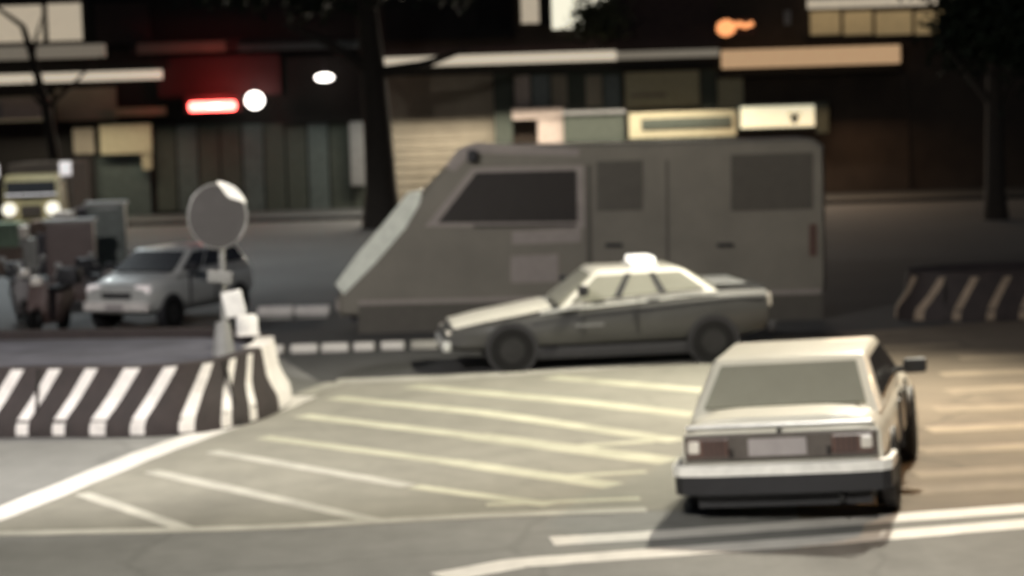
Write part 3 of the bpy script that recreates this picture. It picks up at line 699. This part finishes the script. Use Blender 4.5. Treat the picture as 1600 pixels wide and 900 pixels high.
# --- right building
fb(1122, 76, 1396, 104, 'canopy_edge', 'orange_light', Cr, .3, 1.4, .05)
fb(1120, 106, 1400, 118, 'canopy_soffit', 'black_wall', Cr, 1.1, 1.1)
fb(1120, 118, 1160, 168, 'beige_panel', 'beige_light', Cr, .1, .3)
fb(1162, 120, 1420, 330, 'wall_panel', 'brown', Cr, .1, .12)
for i, (x0, x1) in enumerate(((1266, 1312), (1318, 1362), (1368, 1424), (1430, 1472), (1478, 1524))):
    f_ = fb(x0, 18, x1, 54, 'window', 'win_amber', Cr, .1, .1)
fb(1258, -4, 1580, 10, 'upper_light_strip', 'win_lit', Cr, .2, .8)
fb(1545, 20, 1640, 46, 'window', 'brown', Cr, .1, .1)
fb(1258, 54, 1640, 62, 'window_sill', 'black_wall', Cr, .3, .4)
fb(1560, 62, 1640, 70, 'thin_ledge', 'beige', Cr, .2, .6)

# --- signs and lamps
def fthing(px, py, name, lab, cat, out):
    c = fp(px, py, DF); return empty(name, (c.x, DF - out, c.z), 0, lab, cat)
sg = fthing(1210, 182, 'lit_signboard', 'cream glowing signboard with a small dark mark, right of the framed board', 'sign', .9)
MB().box((0, .1, 0), (122 * sF, .2, 40 * sF), bev=.03).build('housing', 'green_dark', sg)
MB().box((0, -.02, 0), (114 * sF, .04, 33 * sF), bev=.01).build('lit_face', 'sign_lit', sg)
MB().ball((26 * sF, -.045, -4 * sF), .16, 2, (1, .1, 1.1)).box((26 * sF, -.046, 3 * sF), (.5, .01, .06)).build('dark_mark', 'green_dark', sg)
MB().box((70 * sF, .1, -4 * sF), (18 * sF, .3, 48 * sF), bev=.04).build('end_box', 'green_dark', sg)
fs = fthing(1064, 194, 'framed_signboard', 'silver framed dark signboard above the van roof, left of the glowing sign', 'sign', .8)
MB().box((0, .06, 0), (166 * sF, .12, 40 * sF), bev=.03).build('frame', 'beige_light', fs)
MB().box((6 * sF, -.02, 2 * sF), (140 * sF, .06, 17 * sF), bev=.03).build('dark_face', 'green_dark', fs)
MB().box((0, .04, -26 * sF), (166 * sF, .14, 10 * sF)).build('lower_rail', 'green_dark', fs)
ps = fthing(44, 170, 'pale_signboard', 'pale cream signboard under the canopy at the far left', 'sign', .9)
MB().box((0, .06, 0), (92 * sF, .12, 38 * sF), bev=.02).build('frame', 'beige', ps)
MB().box((0, -.01, 0), (86 * sF, .03, 32 * sF), bev=.01).build('face', 'pinkish', ps)
MB().box((-36 * sF, -.03, 0), (8 * sF, .02, 28 * sF)).build('dark_band', 'post', ps)
# red lamp
rd = fthing(340, 166, 'red_lamp', 'long red glowing lamp under the left canopy', 'lamp', 1.3)
MB().box((0, .1, .1), (86 * sF, .2, 28 * sF), bev=.05).build('housing', 'dark_red', rd)
MB().box((0, -.05, 0), (72 * sF, .16, 14 * sF), bev=.12).build('lit_tube', 'lamp_red', rd, 60)
MB().ball((.1, -.08, 0), .5 , 3, (1.1, .12, .17)).build('hot_core', 'lamp_white', rd, 60)
def lampspot(parent, name, loc, energy, col, size=.3, typ='POINT'):
    l = bpy.data.lights.new(name, typ); l.energy = energy; l.color = col
    l.shadow_soft_size = size
    o = bpy.data.objects.new(name, l); C.objects.link(o); o.parent = parent; o.location = loc; return o
lampspot(rd, 'red_glow_light', (.2, -.9, .5), 80, (1, .1, .08), .3)
wb = fthing(405, 157, 'white_lamp', 'round white lamp right beside the red lamp', 'lamp', 1.4)
MB().ball((0, 0, 0), .34, 3, (1, .8, .95)).build('globe', 'lamp_white', wb, 60); MB().cyl((0, 0, .36), (0, 0, .7), .06).build('hanger', 'black_plastic', wb)
w2 = fthing(512, 122, 'white_lamp', 'flat white lamp near the dark tree trunk', 'lamp', 1.4)
MB().ball((0, 0, 0), .3, 3, (1.15, .7, .5)).build('globe', 'lamp_white', w2, 60); MB().cyl((0, 0, .1), (0, 0, .6), .05).build('hanger', 'black_plastic', w2)
ns = fthing(1146, 43, 'neon_sign', 'small orange neon sign on the dark upper wall', 'sign', .5)
MB().box((0, .05, 0), (66 * sF, .1, 26 * sF), bev=.02).build('backing', 'maroon', ns)
MB().ball((-14 * sF, -.03, -1 * sF), .34, 2, (1.1, .2, .95)).build('glowing_blob', 'neon_orange', ns, 60)
nb = MB(); nb.tube([(-4 * sF, -.04, .0), (8 * sF, -.04, .14), (14 * sF, -.04, .0), (28 * sF, -.04, .12)], .09, 8).build('glowing_stroke', 'neon_orange', ns)
MB().box((82 * sF, 0.1, 12 * sF), (10 * sF, .1, 22 * sF)).build('pale_tab', 'post', ns)

# ---------------------------------------------------------------- trees
def tree(name, base, h, crown_c, crown_r, lab, limbs, leafn, leafs, lm='leaf', lean=(0, 0), tr=.28, gaps=0.0, clumps=26):
    t = empty(name, base, 0, lab, 'tree'); tk_ = MB()
    pts = [Vector((lean[0] * k * k, lean[1] * k, h * k)) for k in (0, .15, .35, .6, .85, 1)]
    tk_.tube(pts, [tr * k for k in (1.35, 1.0, .9, .8, .65, .5)], 12)
    for i in range(limbs):
        a = 2 * math.pi * i / limbs + random.uniform(-.3, .3); s = pts[3 + i % 3]
        e = s + Vector((math.cos(a) * crown_r[0] * .6, math.sin(a) * crown_r[1] * .6, random.uniform(.6, 2.2)))
        mid = s.lerp(e, .5) + Vector((0, 0, random.uniform(-.2, .4)))
        tk_.tube([s, mid, e], [tr * .45, tr * .28, tr * .1], 8)
    tk_.build('trunk', 'bark', t, 50)
    cr = MB()
    cl = []
    for i in range(clumps):
        while True:
            v = Vector([random.uniform(-1, 1) for _ in range(3)])
            if v.length < 1: break
        cl.append((Vector((v.x * crown_r[0], v.y * crown_r[1], v.z * crown_r[2])) + Vector(crown_c), random.uniform(.5, 1.0)))
    for i in range(leafn):
        c_, r_ = random.choice(cl); v = Vector([random.gauss(0, .5) for _ in range(3)]) * r_ + c_
        u = Vector([random.uniform(-1, 1) for _ in range(3)]).normalized(); w_ = u.orthogonal().normalized() * leafs * random.uniform(.5, 1)
        u = u * leafs * random.uniform(.7, 1.3)
        cr.poly([v, v + u * .5 + w_ * .5, v + u, v + u * .5 - w_ * .5])
    cr.build('crown', lm, t)
    return t
q = fp(596, 300, 66)
tree('street_tree', (q.x, 66, 0), 8.2, (-1.6, 0, 9.0), (5.2, 2.2, 1.6), 'dark street tree whose trunk rises left of the beige shutter', 5, 11000, .34, lean=(-.35, 0), tr=.52)
q = fp(104, 300, 70)
tree('street_tree', (q.x - .2, 70, 0), 7.0, (2.4, 0, 9.9), (3.4, 1.5, 1.2), 'slim dark tree forking in front of the lit windows at upper left', 4, 1600, .28, lean=(-1.0, 0), tr=.2, clumps=12)
q = fp(1555, 300, 60)
tree('street_tree', (q.x, 60, 0), 5.5, (0, 0, 6.3), (2.3, 2.0, 2.6), 'dense dark tree at the right edge of the street', 6, 8000, .3, tr=.3)
q = fp(935, 60, 76)
pl = empty('balcony_plant', (q.x, 76, q.z), 0, 'dim bushy plant in front of the bright upper window', 'plant')
lf = MB()
for i in range(900):
    v = Vector((random.gauss(0, .42), random.gauss(0, .3), abs(random.gauss(.7, .42)))); u = Vector([random.uniform(-1, 1) for _ in range(3)]).normalized()
    w_ = u.orthogonal() * .08; lf.poly([v, v + u * .1 + w_, v + u * .22, v + u * .1 - w_])
lf.build('foliage', 'leaf_lit', pl); MB().cyl((0, 0, -.35), (0, 0, .1), .3, .38, 14).build('pot', 'brown', pl)
MB().cyl((0, 0, .05), (0, 0, .7), .04, .02, 8).build('stem', 'bark', pl)

# ---------------------------------------------------------------- street lamps and added fill lamps (heads above the frame)
def street_lamp(x, y, h, reach, col, energy, lab, spot=130, blend=.6, target=None):
    o = empty('street_lamp', (x, y, 0), 0, lab, 'street lamp', 'street lamps around the junction')
    MB().cyl((0, 0, 0), (0, 0, h), .09, .06, 12).cyl((0, 0, 0), (0, 0, .5), .15, .13, 12).build('pole', 'post', o, 40)
    MB().tube([(0, 0, h - .02), (reach[0] * .5, reach[1] * .5, h + .35), (reach[0], reach[1], h + .4)], .04).build('arm', 'post', o)
    hd_ = MB().box((reach[0], reach[1], h + .42), (.6, .35, .14), bev=.04).build('lamp_head', 'post', o)
    mt_ = mat('lamp_lens', (.8, .8, .8), .3, emit=col, es=20)
    MB().box((reach[0], reach[1], h + .34), (.5, .27, .03)).build('lens', mt_, hd_)
    l = bpy.data.lights.new('lamp_light', 'SPOT'); l.energy = energy; l.color = col; l.spot_size = R(spot); l.spot_blend = blend; l.shadow_soft_size = .22
    lo = bpy.data.objects.new('lamp_light', l); C.objects.link(lo); lo.parent = o; lo.location = (reach[0], reach[1], h + .28)
    if target: lo.rotation_euler = (Vector(target) - Vector((x + reach[0], y + reach[1], h + .28))).to_track_quat('-Z', 'Y').to_euler()
    return o
street_lamp(-9.8, 16.0, 8.5, (1.5, 0), (1.0, .94, .90), 11500, 'tall street lamp left of the striped median, lamp head above the picture', spot=84, blend=.6, target=(-4.0, 27.0, .8))
street_lamp(-19.5, 52.0, 11, (6.0, -.5), (.90, .98, 1.0), 9500, 'added fill lamp on a tall pole over the far lane, lamp head above the picture')  # unseen lamp added to brighten the far ground and frontage
street_lamp(15.5, 24.0, 9, (-4.0, 0), (1.0, .60, .30), 4200, 'tall amber street lamp right of the white sedan, lamp head above the picture', spot=96, blend=.9, target=(8.5, 19.0, 0))
street_lamp(-3.2, 3.0, 7.5, (2.2, 1.0), (1.0, .95, .86), 14500, 'added fill lamp on a low pole close to the viewpoint, lamp head above the picture', spot=68, blend=.95, target=(-.8, 12.0, 0))  # unseen lamp added as fill for the foreground
# junction light hung on a span wire between two tall poles
o = empty('suspended_junction_light', (6.0, 27.0, 0), 0, 'junction light hung on a span wire over the hatched area, above the picture', 'street lamp', 'street lamps around the junction')
MB().cyl((-18, 0, 0), (-18, 0, 11), .12, .08, 12).build('pole', 'post', o, 40); MB().cyl((7.5, 0, 0), (7.5, 0, 11), .12, .08, 12).build('pole', 'post', o, 40)
MB().tube([(-18, 0, 10.9), (-7, 0, 10.3), (0, 0, 10.05), (4, 0, 10.3), (7.5, 0, 10.9)], .012, 6).build('span_wire', 'black_plastic', o)
hd_ = MB().cyl((0, 0, 9.75), (0, 0, 10.05), .34, .12, 18).build('lamp_head', 'post', o)
MB().cyl((0, 0, 9.72), (0, 0, 9.75), .3, .3, 18).build('lens', mat('lamp_lens', (.8, .8, .8), .3, emit=(1.0, .97, .84), es=20), hd_)
l = bpy.data.lights.new('lamp_light', 'SPOT'); l.energy = 16000; l.color = (1.0, .93, .76); l.spot_size = R(114); l.spot_blend = .9; l.shadow_soft_size = .3
lo = bpy.data.objects.new('lamp_light', l); C.objects.link(lo); lo.parent = o; lo.location = (0, 0, 9.66); lo.rotation_euler = Vector((-6.5, -6.0, -9.66)).to_track_quat('-Z', 'Y').to_euler()
# tube lights inside the lit canopy edges
def tube_light(x0, x1, py, col, energy, parent, out=1.0):
    a = fp(x0, py, DF); b = fp(x1, py, DF)
    l = bpy.data.lights.new('canopy_light', 'AREA'); l.shape = 'RECTANGLE'; l.size = b.x - a.x; l.size_y = .3; l.energy = energy; l.color = col
    o = bpy.data.objects.new('canopy_light', l); C.objects.link(o); o.parent = parent
    o.location = ((a.x + b.x) / 2, DF - out, (a.z + b.z) / 2 - .55); o.rotation_euler = (R(-32), 0, 0)
tube_light(598, 1118, 112, (1.0, .88, .72), 1900, Bm, 1.9)
tube_light(-40, 262, 134, (1.0, .88, .68), 430, A, 1.9)
tube_light(1122, 1396, 118, (1.0, .62, .35), 200, Cr, 1.9)
tube_light(400, 590, 118, (.9, 1.0, .95), 110, A, 1.9)
